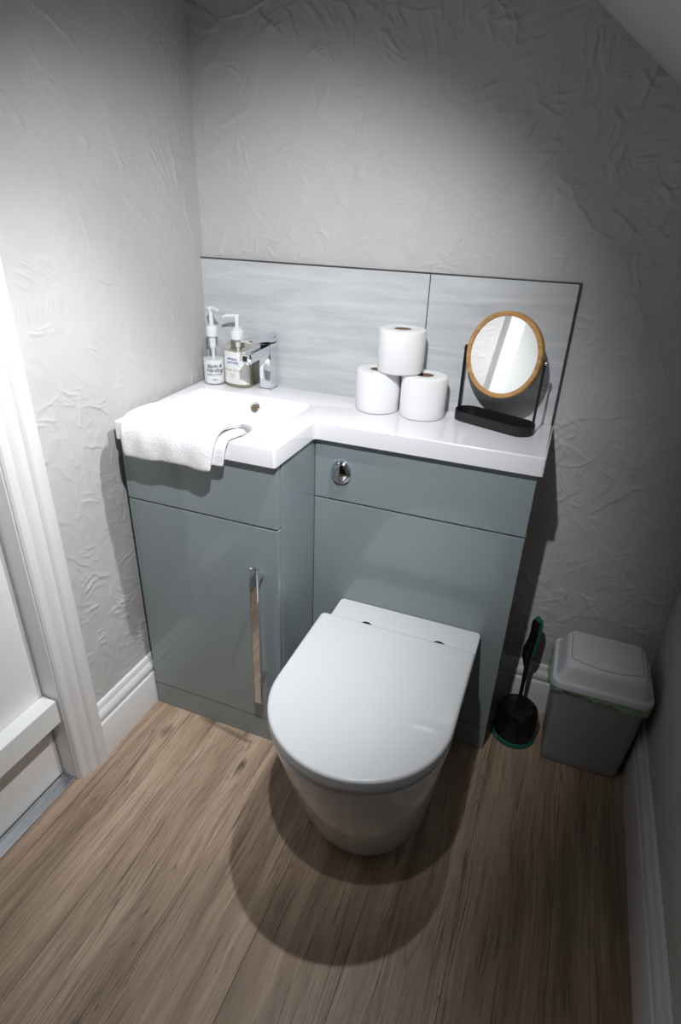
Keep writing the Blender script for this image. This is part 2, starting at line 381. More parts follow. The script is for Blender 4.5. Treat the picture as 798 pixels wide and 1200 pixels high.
def text_mesh(s, size, mapper, shear=0.0, bold=0.0, spacing=1.0):
    """flat text turned into a thin mesh; mapper(u, v) gives the 3D point"""
    cu = bpy.data.curves.new('txt', 'FONT'); cu.body = s; cu.size = size; cu.align_x = 'CENTER'; cu.align_y = 'CENTER'
    cu.shear = shear; cu.offset = bold; cu.space_character = spacing; cu.resolution_u = 3
    o = bpy.data.objects.new('txt', cu); COL.objects.link(o)
    dg = bpy.context.evaluated_depsgraph_get(); me = bpy.data.meshes.new_from_object(o.evaluated_get(dg))
    bm = bmesh.new(); bm.from_mesh(me); bpy.data.meshes.remove(me); bpy.data.objects.remove(o); bpy.data.curves.remove(cu)
    for v in bm.verts: v.co = mapper(v.co.x, v.co.y)
    return bm

# ------------------------------------------------------------------ plaster relief (trowelled artex)
def smooth_noise(nu, nv, cu, cv, rng):
    g = rng.standard_normal((cu+3, cv+3))
    u = np.linspace(0, cu, nu); v = np.linspace(0, cv, nv)
    iu = u.astype(int); iv = v.astype(int); fu = u-iu; fv = v-iv
    fu = fu*fu*(3-2*fu); fv = fv*fv*(3-2*fv)
    a = g[iu][:, iv]; b = g[iu+1][:, iv]; c = g[iu][:, iv+1]; d = g[iu+1][:, iv+1]
    fu = fu[:, None]; fv = fv[None, :]
    return a*(1-fu)*(1-fv) + b*fu*(1-fv) + c*(1-fu)*fv + d*fu*fv
def plaster(nu, nv, cell, seed, nstroke, nedge, amp=1.0, density=None, ang=(0, PI)):
    rng = np.random.default_rng(seed)
    U, V = (nu-1)*cell, (nv-1)*cell
    H = 0.0014*smooth_noise(nu, nv, max(2, int(U/0.30)), max(2, int(V/0.30)), rng)
    H += 0.0005*smooth_noise(nu, nv, max(2, int(U/0.07)), max(2, int(V/0.07)), rng)
    H += 0.00014*smooth_noise(nu, nv, int(U/0.016), int(V/0.016), rng)
    def window(u0, v0, R):
        i0, i1 = max(0, int((u0-R)/cell)), min(nu, int((u0+R)/cell)+2); j0, j1 = max(0, int((v0-R)/cell)), min(nv, int((v0+R)/cell)+2)
        if i1-i0 < 2 or j1-j0 < 2: return None
        uu = (np.arange(i0, i1)*cell - u0)[:, None]; vv = (np.arange(j0, j1)*cell - v0)[None, :]
        return i0, i1, j0, j1, uu, vv
    for k in range(nstroke + nedge):
        u0, v0 = rng.uniform(0, U), rng.uniform(0, V)
        d = 1.0 if density is None else density(u0, v0)
        if rng.uniform() > d: continue
        th = rng.uniform(*ang) + rng.normal(0, 0.25); Lh = rng.uniform(0.012, 0.050); Wh = rng.uniform(0.008, 0.030)
        if k >= nstroke: Lh = rng.uniform(0.02, 0.075); Wh = 0.02
        win = window(u0, v0, math.hypot(Lh, Wh)*1.4)
        if win is None: continue
        i0, i1, j0, j1, uu, vv = win
        p = uu*math.cos(th) + vv*math.sin(th); q = -uu*math.sin(th) + vv*math.cos(th)
        q = q - rng.normal(0, 4.5)*p*p + 0.0016*np.sin(p*rng.uniform(60, 160) + rng.uniform(0, 6))
        mp = np.clip(1-(p/Lh)**2, 0, 1)
        if k < nstroke:
            mq = np.clip(1-(q/Wh)**2, 0, 1)
            lam = rng.uniform(0.0048, 0.0085); x = q/lam + rng.uniform(0, 9); xi = np.floor(x).astype(int); f = x-xi
            tab = rng.uniform(0, 1, 64); hgt = tab[xi % 64]*(1-f) + tab[(xi+1) % 64]*f
            rid = np.abs(hgt-0.5)*2; pat = (1-rid)**2.2
            mod = 0.6 + 0.4*np.sin(p*rng.uniform(40, 120) + x*1.7)
            H[i0:i1, j0:j1] += amp*rng.uniform(0.0007, 0.0018)*np.sqrt(mp)*np.sqrt(mq)*pat*mod
        else:
            sg = 0.0024; tail = rng.uniform(0.004, 0.012)
            pr = np.where(q > 0, np.exp(-q/tail), np.exp(-(q/sg)**2))
            H[i0:i1, j0:j1] += amp*rng.uniform(0.0005, 0.0016)*np.sqrt(mp)*pr
    return H
def grid_mesh(name, H, m, to_world, keep=None, extra=None, kind='structure'):
    nu, nv = H.shape
    co = to_world(*np.meshgrid(np.arange(nu), np.arange(nv), indexing='ij'), H).reshape(-1, 3)
    ii, jj = np.meshgrid(np.arange(nu-1), np.arange(nv-1), indexing='ij'); a = (ii*nv + jj).ravel()
    q = np.stack([a, a+nv, a+nv+1, a+1], 1)
    if keep is not None: q = q[keep(co[q].mean(1))]
    fl = q.ravel().tolist(); nq = len(q)
    vs = co; loops = list(q.ravel()); 
    if extra:
        base = len(vs); ev, ef = extra
        vs = np.concatenate([vs, np.array(ev)])
        q = np.concatenate([q, np.array(ef)+base])
    me = bpy.data.meshes.new(name)
    me.vertices.add(len(vs)); me.vertices.foreach_set('co', vs.astype(np.float32).ravel())
    me.loops.add(q.size); me.loops.foreach_set('vertex_index', q.astype(np.int32).ravel())
    me.polygons.add(len(q)); me.polygons.foreach_set('loop_start', (np.arange(len(q))*4).astype(np.int32))
    me.polygons.foreach_set('use_smooth', np.ones(len(q), dtype=bool))
    me.update(calc_edges=True); me.validate()
    me.materials.append(m)
    o = bpy.data.objects.new(name, me); COL.objects.link(o); o['kind'] = kind
    return o

# ================================================================== SETTING
YB, YF, XR = 0.017, -2.02, 1.289      # back wall, front wall, right wall
# floor: a slab and the planks laid on it
floor = struct('floor', box(-0.02, XR+0.03, YF-0.03, YB+0.03, -0.06, -0.006), M['void'])
pw = 0.1815; xs0 = 1.303 - 8*pw
for k in range(8):
    x0 = xs0 + k*pw
    brk = [YF - 0.02, [-1.26, -1.43, -1.58, -1.15, -1.72, -1.36, -1.50, -1.22][k], YB + 0.02]
    for a, b in zip(brk[:-1], brk[1:]):
        xa, xb = max(x0, -0.018), min(x0+pw, XR+0.025)
        o = obj('plank', box(xa+0.0003, xb-0.0003, a+0.0004, b-0.0004, -0.006, 0.0, bev=0.0006, seg=1), M['plank'], floor)
        # own origin for each plank so the grain differs
        c = Vector(((xa+xb)/2, (a+b)/2, 0)); o.data.transform(Matrix.Translation(-c)); o.location = c

cell = 0.0022
# back wall
nu, nv = int(1.33/cell)+1, int(2.30/cell)+1
def dens_back(u, v):
    return 0.95 if v < 0.85 else 0.75
Hb = plaster(nu, nv, cell, 11, 2000, 330, 1.45, dens_back)
def patch(H, u0, v0, R, cell):           # a trowelled-flat round patch with a faint rim
    i = np.arange(H.shape[0])[:, None]*cell - u0; j = np.arange(H.shape[1])[None, :]*cell - v0
    r = np.sqrt(i*i + (j*0.9)**2); k = np.clip((R-r)/0.012, 0, 1)
    return H*(1-k) + k*0.0012 + 0.0006*np.exp(-((r-R)/0.004)**2)
Hb = patch(Hb, 0.86 + 0.02, 1.43, 0.036, cell)
grid_mesh('wall_back', Hb, M['plaster'],
          lambda i, j, H: np.stack([-0.02 + i*cell, YB - H, j*cell], -1),
          keep=lambda c: c[:, 2] < 1.616 - 0.77*(c[:, 0]-0.8593) + 0.02)
# left wall, finely trowelled up to the door frame; plain around the door behind the camera's left
DY0, DY1, DZ = -0.690, -1.455, 1.985     # door opening
nu, nv = int(0.665/cell)+1, int(2.30/cell)+1
Hl = plaster(nu, nv, cell, 5, 640, 130, 1.35, lambda u, v: 0.9 if v < 0.95 else 0.30, ang=(0.3, 1.5))
ex_v = []; ex_f = []
def quad(*p):
    b = len(ex_v); ex_v.extend(p); ex_f.append((b, b+1, b+2, b+3))
quad((0, DY0+.05, DZ), (0, DY1, DZ), (0, DY1, 2.3), (0, DY0+.05, 2.3)); quad((0, DY1, 0), (0, YF, 0), (0, YF, 2.3), (0, DY1, 2.3))
grid_mesh('wall_left', Hl, M['plaster'],
          lambda i, j, H: np.stack([H, 0.02 - i*cell, j*cell], -1), extra=(ex_v, ex_f))
# right wall (low, under the slope)
c2 = 0.004; nu, nv = int(1.2/c2)+1, int(1.32/c2)+1
Hr = plaster(nu, nv, c2, 23, 300, 200, 1.6)
ex_v = []; ex_f = []; quad((XR, -1.18, 0), (XR, -1.18, 1.32), (XR, YF, 1.32), (XR, YF, 0))
grid_mesh('wall_right', Hr, M['plaster'], lambda i, j, H: np.stack([XR - H, 0.02 - i*c2, j*c2], -1), extra=(ex_v, ex_f))
# sloped ceiling with two round openings' worth of downlights
bm = bmesh.new()
pr = [(-0.03, ceil_z(-0.03)), (XR+0.03, ceil_z(XR+0.03)), (XR+0.03, ceil_z(XR+0.03)+0.05), (-0.03, ceil_z(-0.03)+0.05)]
add_loft(bm, [[(x, y, z) for x, z in pr] for y in (YF-0.03, YB+0.03)])
ceiling = struct('ceiling', bm, M['ceiling'])
for lx, ly, *_ in LAMPS:
    c = Vector((lx, ly, ceil_z(lx)))
    obj('downlight_bezel', lathe([(0.041, -0.002), (0.041, 0.003), (0.038, 0.006), (0.029, 0.006), (0.026, 0.002), (0.026, -0.002)], c=c, axis=SLOPE_N, n=32), M['chrome'], ceiling, smooth=True)
    obj('downlight_lens', lathe([(0.0255, -0.001), (0.0255, 0.0015)], c=c, axis=SLOPE_N, n=32), M['lamp_lens'], ceiling)

# skirtings (profile: distance from wall, height)
SK = [(0, 0), (0.019, 0), (0.019, 0.098), (0.017, 0.104), (0.0135, 0.106), (0.0125, 0.110), (0.0135, 0.114), (0.0168, 0.118), (0.0178, 0.125), (0.0165, 0.133), (0.0125, 0.139), (0.0095, 0.143), (0.0090, 0.152), (0.006, 0.158), (0, 0.160)]
def skirting(name, p0, p1, inward): return struct(name, extrude_profile(SK, p0, p1, inward, (0, 0, 1)), M['wood_white'], smooth=True, angle=28)
skirting('baseboard_left', (0, -0.6075, 0), (0, 0.010, 0), (1, 0, 0))
skirting('baseboard_back', (0.9195, YB, 0), (XR, YB, 0), (0, -1, 0))
skirting('baseboard_right', (XR, YB-0.0195, 0), (XR, YF, 0), (-1, 0, 0))

# door in the left wall: architrave, lining, leaf with a ledge rail, metal threshold
AR = [(0, 0), (0, 0.022), (0.004, 0.0235), (0.026, 0.0235), (0.030, 0.021), (0.033, 0.0165), (0.040, 0.0160), (0.047, 0.0175), (0.053, 0.0155), (0.058, 0.0115), (0.066, 0.0105), (0.070, 0.0125), (0.076, 0.012), (0.080, 0.008), (0.080, 0)]
struct('trim_1', extrude_profile(AR, (0, -0.607, 0), (0, -0.607, 2.065), (0, -1, 0), (1, 0, 0)), M['wood_white'], smooth=True, angle=28)
struct('trim_2', extrude_profile(AR, (0, -1.538, 0), (0, -1.538, 2.065), (0, 1, 0), (1, 0, 0)), M['wood_white'], smooth=True, angle=28)
struct('trim_3', extrude_profile(AR, (0, -0.6875, 2.065), (0, -1.4575, 2.065), (0, 0, -1), (1, 0, 0)), M['wood_white'], smooth=True, angle=28)
bm = bmesh.new()
add_box(bm, -0.11, 0.004, -0.690, -0.660, 0, 2.01, bev=0.001)
add_box(bm, -0.11, 0.004, -1.485, -1.455, 0, 2.01, bev=0.001)
add_box(bm, -0.11, 0.004, -1.4545, -0.6905, DZ, 2.015, bev=0.001)
struct('trim_4', bm, M['wood_white'])
door = thing('door_1', 'white painted door with a ledge rail, in the left wall', 'door', (-0.06, -1.07, 0)); door['kind'] = 'structure'; del door['category']
obj('door_leaf', box(-0.085, -0.042, -1.452, -0.6935, 0.007, 1.981, bev=0.002), M['door_white'], door)
obj('ledge_rail', box(-0.0415, -0.001, -1.45, -0.694, 0.200, 0.266, bev=0.002), M['door_white'], door)
bm = bmesh.new(); add_box(bm, -0.034, -0.0045, -1.4545, -0.6905, -0.004, 0.0035, bev=0.0012)
add_box(bm, -0.034, -0.026, -1.4545, -0.6905, 0.0030, 0.0055, bev=0.001)
add_box(bm, -0.012, -0.0045, -1.4545, -0.6905, 0.0030, 0.0050, bev=0.001)
struct('trim_5', bm, M['alu'])
bm = bmesh.new(); add_box(bm, -0.60, -0.0345, -1.46, -0.66, -0.06, -0.004); struct('trim_6', bm, M['ceiling'])

# ================================================================== VANITY
D1F, D2F = -0.399, -0.203      # cabinet fronts
CX0, CX1, CX2 = 0.025, 0.419, 0.919
ZT = 0.809
van = thing('vanity_cabinet', 'grey gloss basin cabinet with a chrome bar handle, under the white basin', 'cabinet', (0.222, -0.2, 0))
obj('side_panel', box(CX0, CX0+.018, D1F+.0185, 0.004, 0.0, ZT-.001, bev=.001), M['grey'], van)
obj('side_panel', box(CX1-.018, CX1-.0003, D1F+.0205, 0.004, 0.0, ZT-.001, bev=.001), M['grey'], van)
obj('drawer_panel', box(CX0, CX1-.001, D1F, D1F+.018, 0.6575, ZT-.0015, bev=.0012), M['grey'], van)
dr = obj('door', box(CX0, CX1-.001, D1F, D1F+.018, 0.0785, 0.6535, bev=.0012), M['grey'], van)
obj('plinth', box(CX0, CX1-.001, D1F+.0015, D1F+.018, 0.0, 0.0755, bev=.001), M['grey'], van)
obj('carcass', box(CX0+.0185, CX1-.0185, D1F+.021, 0.003, 0.09, 0.66), M['grey_dark'], van)
bm = bmesh.new()
hb = rrect(0.3630, 0.3830, 0.165, 0.568, 0.0025, 2)
rings = [[(x, y, z) for x, z in o] for y, o in ((-0.4255, hb), (-0.4325, hb), (-0.4340, offset(hb, .0012)))]
add_loft(bm, rings)
for z in (0.247, 0.532):
    add_lathe(bm, [(0.0055, 0), (0.0055, 0.0275)], c=(0.3765, -0.3985, z), axis=(0, -1, 0), n=16)
h = obj('handle', bm, M['chrome'], dr, smooth=True); h['label'] = 'polished chrome bar handle'

wcu = thing('toilet_unit', 'grey gloss boxed cistern unit behind the toilet, with chrome flush button', 'cabinet', (0.67, -0.1, 0))
obj('top_panel', box(CX1+.0008, CX2, D2F, D2F+.018, 0.6575, ZT-.0015, bev=.0012), M['grey'], wcu)
obj('front_panel', box(CX1+.0008, CX2, D2F, D2F+.018, 0.0785, 0.6535, bev=.0012), M['grey'], wcu)
obj('plinth', box(CX1+.0008, CX2, D2F+.0015, D2F+.018, 0.0, 0.0755, bev=.001), M['grey'], wcu)
obj('side_panel', box(CX2-.018, CX2, D2F+.0185, -0.003, 0.0, ZT-.001, bev=.001), M['grey'], wcu)
obj('carcass', box(CX1+.02, CX2-.0185, D2F+.021, 0.003, 0.09, 0.66), M['grey_dark'], wcu)
fb_c = (0.4875, D2F, 0.7325)
fb = obj('flush_button', lathe([(0.0290, -0.001), (0.0290, 0.003), (0.0275, 0.0075), (0.0235, 0.0105), (0.0215, 0.0105)], c=fb_c, axis=(0, -1, 0), n=40, sx=.90), M['chrome'], wcu, smooth=True)
fb['label'] = 'round chrome dual flush button'
bm = bmesh.new()
for s in (-1, 1):
    half = []
    for k in range(15):
        a = PI/2 + s*PI*k/14 if s > 0 else -PI/2 + PI*k/14
        half.append((0.0195*math.cos(a) - s*0.0012, 0.0195*math.sin(a)))
    if s > 0: pass
    ring = lambda sc, y: [(fb_c[0] + p[0]*sc*.90, D2F + y, fb_c[2] + p[1]*sc) for p in half]
    add_loft(bm, [ring(1.0, -0.0095), ring(1.0, -0.0135), ring(0.86, -0.0155 - (0.002 if s > 0 else 0))])
obj('press_plate', bm, M['chrome'], fb, smooth=True, angle=50)

# one-piece white worktop with the basin moulded in
WT = 0.85
def L_outline():
    pts = [(0.027, -0.414), (0.423, -0.414), (0.423, -0.218), (0.929, -0.218), (0.929, 0.0066), (0.003, 0.0066)]
    rad = [0.006, 0.007, 0.012, 0.006, 0.002, 0.002]; out = []
    n = len(pts)
    for i in range(n):
        p0, p1, p2 = Vector(pts[i-1]), Vector(pts[i]), Vector(pts[(i+1) % n]); r = rad[i]
        a = p1 + (p0-p1).normalized()*r; b = p1 + (p2-p1).normalized()*r
        for k in range(6):
            t = k/5; q = a*(1-t)**2 + p1*2*t*(1-t) + b*t*t; out.append((q.x, q.y))
    return out
out = L_outline()
bm = bmesh.new()
rings = slab_rings(out, ZT, WT, rt=0.0035, seg=4)
vs = add_loft(bm, rings, cap0=False, cap1=False)
def brect(x0, x1, y0, y1, r, z): return [(x, y, z) for x, y in rrect(x0, x1, y0, y1, r, 6)]
basin = [brect(0.047, 0.372, -0.380, -0.098, 0.022, WT), brect(0.0485, 0.3705, -0.3785, -0.0995, 0.021, WT-0.0008), brect(0.0505, 0.368, -0.3765, -0.102, 0.020, WT-0.0035),
         brect(0.056, 0.361, -0.372, -0.110, 0.024, WT-0.030), brect(0.066, 0.350, -0.364, -0.122, 0.030, WT-0.065), brect(0.082, 0.334, -0.350, -0.138, 0.038, WT-0.084), brect(0.105, 0.311, -0.327, -0.160, 0.030, WT-0.088)]
bv = add_loft(bm, basin, cap0=False, cap1=True)
bm.verts.ensure_lookup_table()
def ring_edges(vl):
    es = []
    for i in range(len(vl)):
        e = bm.edges.get((vl[i], vl[(i+1) % len(vl)]))
        if e is None: e = bm.edges.new((vl[i], vl[(i+1) % len(vl)]))
        es.append(e)
    return es
bmesh.ops.triangle_fill(bm, edges=ring_edges(vs[-1]) + ring_edges(bv[0]), use_beauty=True, use_dissolve=False)
# underside lip
lip = [bm.verts.new((x, y, ZT)) for x, y in offset(out, 0.03)]
for i in range(len(lip)):
    j = (i+1) % len(lip); bm.faces.new((vs[0][i], vs[0][j], lip[j], lip[i]))
wt = thing('worktop', 'white moulded L-shaped worktop with a sunken basin, on the grey cabinets', 'worktop', (0.3, -0.2, ZT))
obj('basin_top', bm, M['resin'], wt, smooth=True, angle=40)
nrm = Vector((0, -1, 0.30)).normalized(); oc = Vector((0.2105, -0.1105, 0.822))
ovr = obj('overflow_ring', lathe([(0.0085, -0.004), (0.0085, 0.0010), (0.0100, 0.0022), (0.0125, 0.0018), (0.0138, 0.0), (0.0138, -0.002)], c=oc, axis=nrm, n=28, cap0=False, cap1=False), M['chrome'], wt, smooth=True)
obj('overflow_hole', lathe([(0.0088, -0.0010), (0.0088, 0.0009)], c=oc, axis=nrm, n=24), M['brass'], ovr)
obj('drain_waste', lathe([(0.032, 0.0), (0.032, 0.002), (0.026, 0.006), (0.0, 0.0075)], c=(0.208, -0.245, WT-0.0878), n=32), M['chrome'], wt, smooth=True)

# splashback of two stone-effect tiles with a dark top trim; dark side strips stand in for shade
spl = thing('splashback', 'pale grey stone-effect tiled splashback with dark top trim and painted side shade, above the worktop', 'splashback', (0.46, 0.012, WT))
SX0, SXJ, SX1, SZ = -0.001, 0.6055, 0.9255, 1.1575
for a, b in ((SX0+.002, SXJ-.0011), (SXJ+.0011, SX1-.003)):
    obj('tile', box(a, b, 0.0072, 0.0155, WT-.004, SZ-.0025, bev=.0008), M['tile'], spl)
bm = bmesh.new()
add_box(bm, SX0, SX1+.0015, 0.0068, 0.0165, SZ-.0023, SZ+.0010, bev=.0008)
add_box(bm, SX1-.0026, SX1+.0015, 0.0068, 0.0165, WT-.004, SZ-.0024, bev=.0008)  # right strip: the tile's cast shadow, painted as a dark bar
add_box(bm, SX0, SX0+.0016, 0.0068, 0.0165, WT-.004, SZ-.0024)  # left strip: shadow gap at the wall, painted dark
obj('edge_trim_and_shade', bm, M['trim_shade_dark'], spl)
obj('grout', box(SX0+.002, SX1-.003, 0.0095, 0.0164, WT-.004, SZ-.0025), M['trim_shade_dark'], spl)

# ================================================================== TOILET
def dring(a, yb, yc, fr, z, cx=0.6825, rc=0.010, n=28, rx=None):
    """D outline: straight sides, elliptic front (half width a, reach fr), back corners rounded by rc"""
    pts = []
    for k in range(n+1):
        t = PI*k/n                       # from the right side round the front to the left
        pts.append((cx + a*math.cos(t), yc - fr*math.sin(t)))
    for k in range(6):
        t = math.radians(180 - 90*k/5); pts.append((cx - a + rc + rc*math.cos(t), yb - rc + rc*math.sin(t)))
    for k in range(6):
        t = math.radians(90 - 90*k/5); pts.append((cx + a - rc + rc*math.cos(t), yb - rc + rc*math.sin(t)))
    pts.reverse()
    return [(x, y, z) for x, y in pts]
toi = thing('toilet', 'white back-to-wall toilet with closed D-shaped lid, on the wood floor', 'toilet', (0.6825, -0.45, 0))
def pan_at(z):
    t = z/.37; q = max(0.0, t)**.765
    return (z, .1253+(.182-.1253)*q, -.468+(-.562+.468)*q, .136+(.182-.136)*q, .6865+(.6825-.6865)*t)
prof = [(0.0, .1238, -.468, .1345, .6865)] + [pan_at(z) for z in (.003, .015, .04, .08, .13, .18, .23, .28, .32, .35, .366)] + [(.3735, .1824, -.5625, .1825, .6825), (.3770, .1800, -.562, .180, .6825)]
rings = [dring(a, -0.2045, yc, fr, z, cx=cx) for z, a, yc, fr, cx in prof]
obj('pan', loft(rings), M['ceramic'], toi, smooth=True, angle=50)
seat_o = [(x, y) for x, y, z in dring(.1785, -0.333, -.5640, .1790, 0, rc=.012)]
lid_o = [(x, y) for x, y, z in dring(.1845, -0.329, -.5650, .1855, 0, rc=.012)]
st = obj('seat', slab(seat_o, .3785, .3925, rt=.003, rb=.003), M['seat'], toi, smooth=True, angle=50)
obj('lid', slab(lid_o, .3935, .4205, rt=.0065, rb=.003, seg=5), M['seat'], toi, smooth=True, angle=50)
for hx in (.610, .7835):
    hg = obj('hinge', lathe([(0.0105, 0.0), (0.0105, 0.0362), (0.0085, 0.0384), (0, 0.0390)], c=(hx, -0.3275, .3772), n=28, sx=1.30, sy=.85), M['black_plastic'], toi, smooth=True)
    hg['label'] = 'small black hinge cap'

# ================================================================== TAP
tap = thing('basin_tap', 'square chrome mixer tap on the rear of the white basin', 'tap', (0.205, -0.025, WT))
TX0, TX1 = 0.1885, 0.2225
obj('base_plate', box(TX0-.0015, TX1+.0015, -0.0445, -0.0035, WT, WT+.004, bev=.001), M['chrome'], tap)
obj('tap_body', box(TX0, TX1, -0.043, -0.005, WT+.004, 0.9675, bev=.0025, seg=3), M['chrome'], tap, smooth=True)
bm = bmesh.new()
sec = lambda y, z0, z1, i=0: [(TX0+i, y, z0), (TX1-i, y, z0), (TX1-i, y, z1), (TX0+i, y, z1)]
add_loft(bm, [sec(-0.0415, .9435, .9670, .0004), sec(-0.140, .9395, .9605, .0004)])
bmesh.ops.bevel(bm, geom=list(bm.edges), offset=.0022, segments=3, profile=.5, affect='EDGES')
sp = obj('spout', bm, M['chrome'], tap, smooth=True)
obj('aerator', lathe([(0.009, -0.002), (0.009, 0.004), (0.011, 0.006), (0.011, 0.008)], c=(0.2055, -0.126, .9370), n=20), M['chrome'], sp)
obj('spout_outlet', box(0.1985, 0.2105, -0.1416, -0.139, .9435, .9565, bev=.0012), M['dark_metal'], sp)
bm = bmesh.new()
sec = lambda y, z0, z1: [(TX0, y, z0), (TX1, y, z0), (TX1, y, z1), (TX0, y, z1)]
add_loft(bm, [sec(-0.005, .9705, .9915), sec(-0.030, .9710, .9945), sec(-0.060, .9775, .9950), sec(-0.134, .9865, .9930)])
bmesh.ops.bevel(bm, geom=list(bm.edges), offset=.0018, segments=2, profile=.5, affect='EDGES')
lv = obj('lever', bm, M['chrome'], tap, smooth=True)
obj('cartridge_neck', box(TX0+.004, TX1-.004, -0.040, -0.009, .9670, .9712), M['dark_metal'], tap)
for dy, m in ((-0.026, 'dark_metal'), (-0.014, 'dark_metal')):
    obj('marker_dot', lathe([(0.0017, -0.0008), (0.0017, 0.0003)], c=(TX1, dy, .983), axis=(1, 0, 0), n=12), M[m], lv)

# ================================================================== SOAP BOTTLES
def cyl_map(c, r, ang, z0, sx=1.0):
    """wrap flat text round an upright cylinder of radius r at c; ang = compass of the label's middle"""
    def f(u, v):
        a = ang + u/r
        return Vector((c[0] + (r+.0004)*math.cos(a), c[1] + (r+.0004)*math.sin(a), z0 + v))
    return f
b1c = (0.0545, -0.0445)
b1 = thing('lotion_bottle', 'clear round pump bottle half full of white lotion, nearest the wall corner', 'soap bottle', (*b1c, WT), group='pump bottles behind the basin')
R1 = 0.0290
obj('bottle', lathe([(0, WT), (R1-.006, WT), (R1-.001, WT+.003), (R1, WT+.008), (R1, .950), (R1-.003, .960), (R1-.010, .968), (.0135, .972), (.0125, .974), (.0125, .982)], c=(*b1c, 0), n=40, cap1=False), M['clear'], b1, smooth=True)
lo = obj('lotion', lathe([(0, WT+.0015), (R1-.007, WT+.0015), (R1-.0018, WT+.006), (R1-.0012, WT+.010), (R1-.0012, .9165), (0, .9165)], c=(*b1c, 0), n=40), M['lotion'], b1, smooth=True)
bm = lathe([(.0140, .974), (.0145, .976), (.0145, .996), (.0135, .999), (.0075, 1.001)], c=(*b1c, 0), n=28)
obj('collar', bm, M['pump_white'], b1, smooth=True)
bm = bmesh.new()
add_lathe(bm, [(.0060, .999), (.0050, 1.020), (.0052, 1.034), (.0085, 1.041), (.0095, 1.0455), (.0085, 1.0475), (0, 1.048)], c=(*b1c, 0), n=24)
d = Vector((0.86, -0.50, 0)).normalized()
p = Vector((*b1c, 1.0425)); add_tube(bm, [p - d*.012, p - d*.004, p + d*.014, p + d*.026 + Vector((0, 0, .0012)), p + d*.037 + Vector((0, 0, .0010))], [.0040, .0056, .0050, .0042, .0032], n=12)
obj('pump_head', bm, M['pump_white'], b1, smooth=True, angle=50)
obj('dip_tube', lathe([(.0078, .974), (.0088, .962), (.0090, .950), (.0078, .944), (.0050, .940), (.0046, .917), (.0046, .905)], c=(*b1c, 0), n=20), M['pump_white'], b1, smooth=True)
va = math.atan2(CAM.y - b1c[1], CAM.x - b1c[0])
for s, sz, z, sh, bo in (('Baylis &', .0125, .9015, .35, .00008), ('Harding', .0140, .8905, .35, .00010), ('HAND LOTION', .0058, .8790, 0, .00005), ('500ml', .0052, .8655, 0, .00005)):
    obj('label_print', text_mesh(s, sz, cyl_map(b1c, R1, va, z), shear=sh, bold=bo), M['ink_black'], b1)

b2c = (0.1255, -0.0365)
b2 = thing('hand_wash_bottle', 'clear amber hand wash bottle with a printed front label, beside the tap', 'soap bottle', (*b2c, WT), group='pump bottles behind the basin')
rot2 = math.radians(-8)
def oval(z, a, b, n=44, e=2.6):
    pts = []
    for k in range(n):
        t = 2*PI*k/n; x = a*math.copysign(abs(math.cos(t))**(2/e), math.cos(t)); y = b*math.copysign(abs(math.sin(t))**(2/e), math.sin(t))
        pts.append((b2c[0] + x*math.cos(rot2) - y*math.sin(rot2), b2c[1] + x*math.sin(rot2) + y*math.cos(rot2), z))
    return pts
A2, B2 = .0385, .0265
obj('bottle', loft([oval(WT+.0005, A2-.005, B2-.005), oval(WT+.003, A2-.001, B2-.001), oval(WT+.008, A2, B2), oval(.948, A2, B2), oval(.957, A2-.003, B2-.003), oval(.962, A2-.010, B2-.008), oval(.965, .017, .015, e=2), oval(.974, .016, .0145, e=2)], cap1=False), M['amber'], b2, smooth=True)
obj('hand_soap', loft([oval(WT+.002, A2-.006, B2-.006), oval(WT+.006, A2-.002, B2-.002), oval(.938, A2-.002, B2-.002)]), M['soap'], b2, smooth=True)
def front_strip(z0, z1, a0, a1, off, n=26):
    rr = []
    for z in (z0, z1):
        r = []
        for k in range(n+1):
            t = a0 + (a1-a0)*k/n; e = 2.6
            x = (A2+off)*math.copysign(abs(math.cos(t))**(2/e), math.cos(t)); y = (B2+off)*math.copysign(abs(math.sin(t))**(2/e), math.sin(t))
            r.append((b2c[0] + x*math.cos(rot2) - y*math.sin(rot2), b2c[1] + x*math.sin(rot2) + y*math.cos(rot2), z))
        rr.append(r)
    return loft(rr, cap0=False, cap1=False, closed=False)
lb = obj('label', front_strip(.8610, .9440, -PI*0.96, -PI*0.04, .0005), M['label_cream'], b2, smooth=True)
# text wraps on the oval front: u runs along x of the bottle's own frame
def oval_map(z0, u0=0.0):
    def f(u, v):
        x = u + u0; e = 2.6; y = -(B2+.0011)*max(0.0, 1-abs(x/(A2+.0008))**e)**(1/e)
        return Vector((b2c[0] + x*math.cos(rot2) - y*math.sin(rot2), b2c[1] + x*math.sin(rot2) + y*math.cos(rot2), z0 + v))
    return f
bm = bmesh.new(); n = 28
ring = [(0.0195*math.copysign(abs(math.cos(2*PI*k/n))**.8, math.cos(2*PI*k/n)), 0.0135*math.sin(2*PI*k/n)) for k in range(n)]
def oval_map2(z0):
    f0 = oval_map(z0)
    def f(u, v):
        q = f0(u, v); return q + Vector((math.sin(rot2), -math.cos(rot2), 0))*(-0.00035)
    return f
f = oval_map2(.9205)
rows = [[f(-.0195 + .039*i/16, s*0.0135*math.sqrt(max(0.02, 1-((-.0195+.039*i/16)/.0200)**2))) for i in range(17)] for s in (-1, 1)]
obj('label_cartouche', loft(rows, cap0=False, cap1=False, closed=False), M['label_white'], lb, smooth=True)
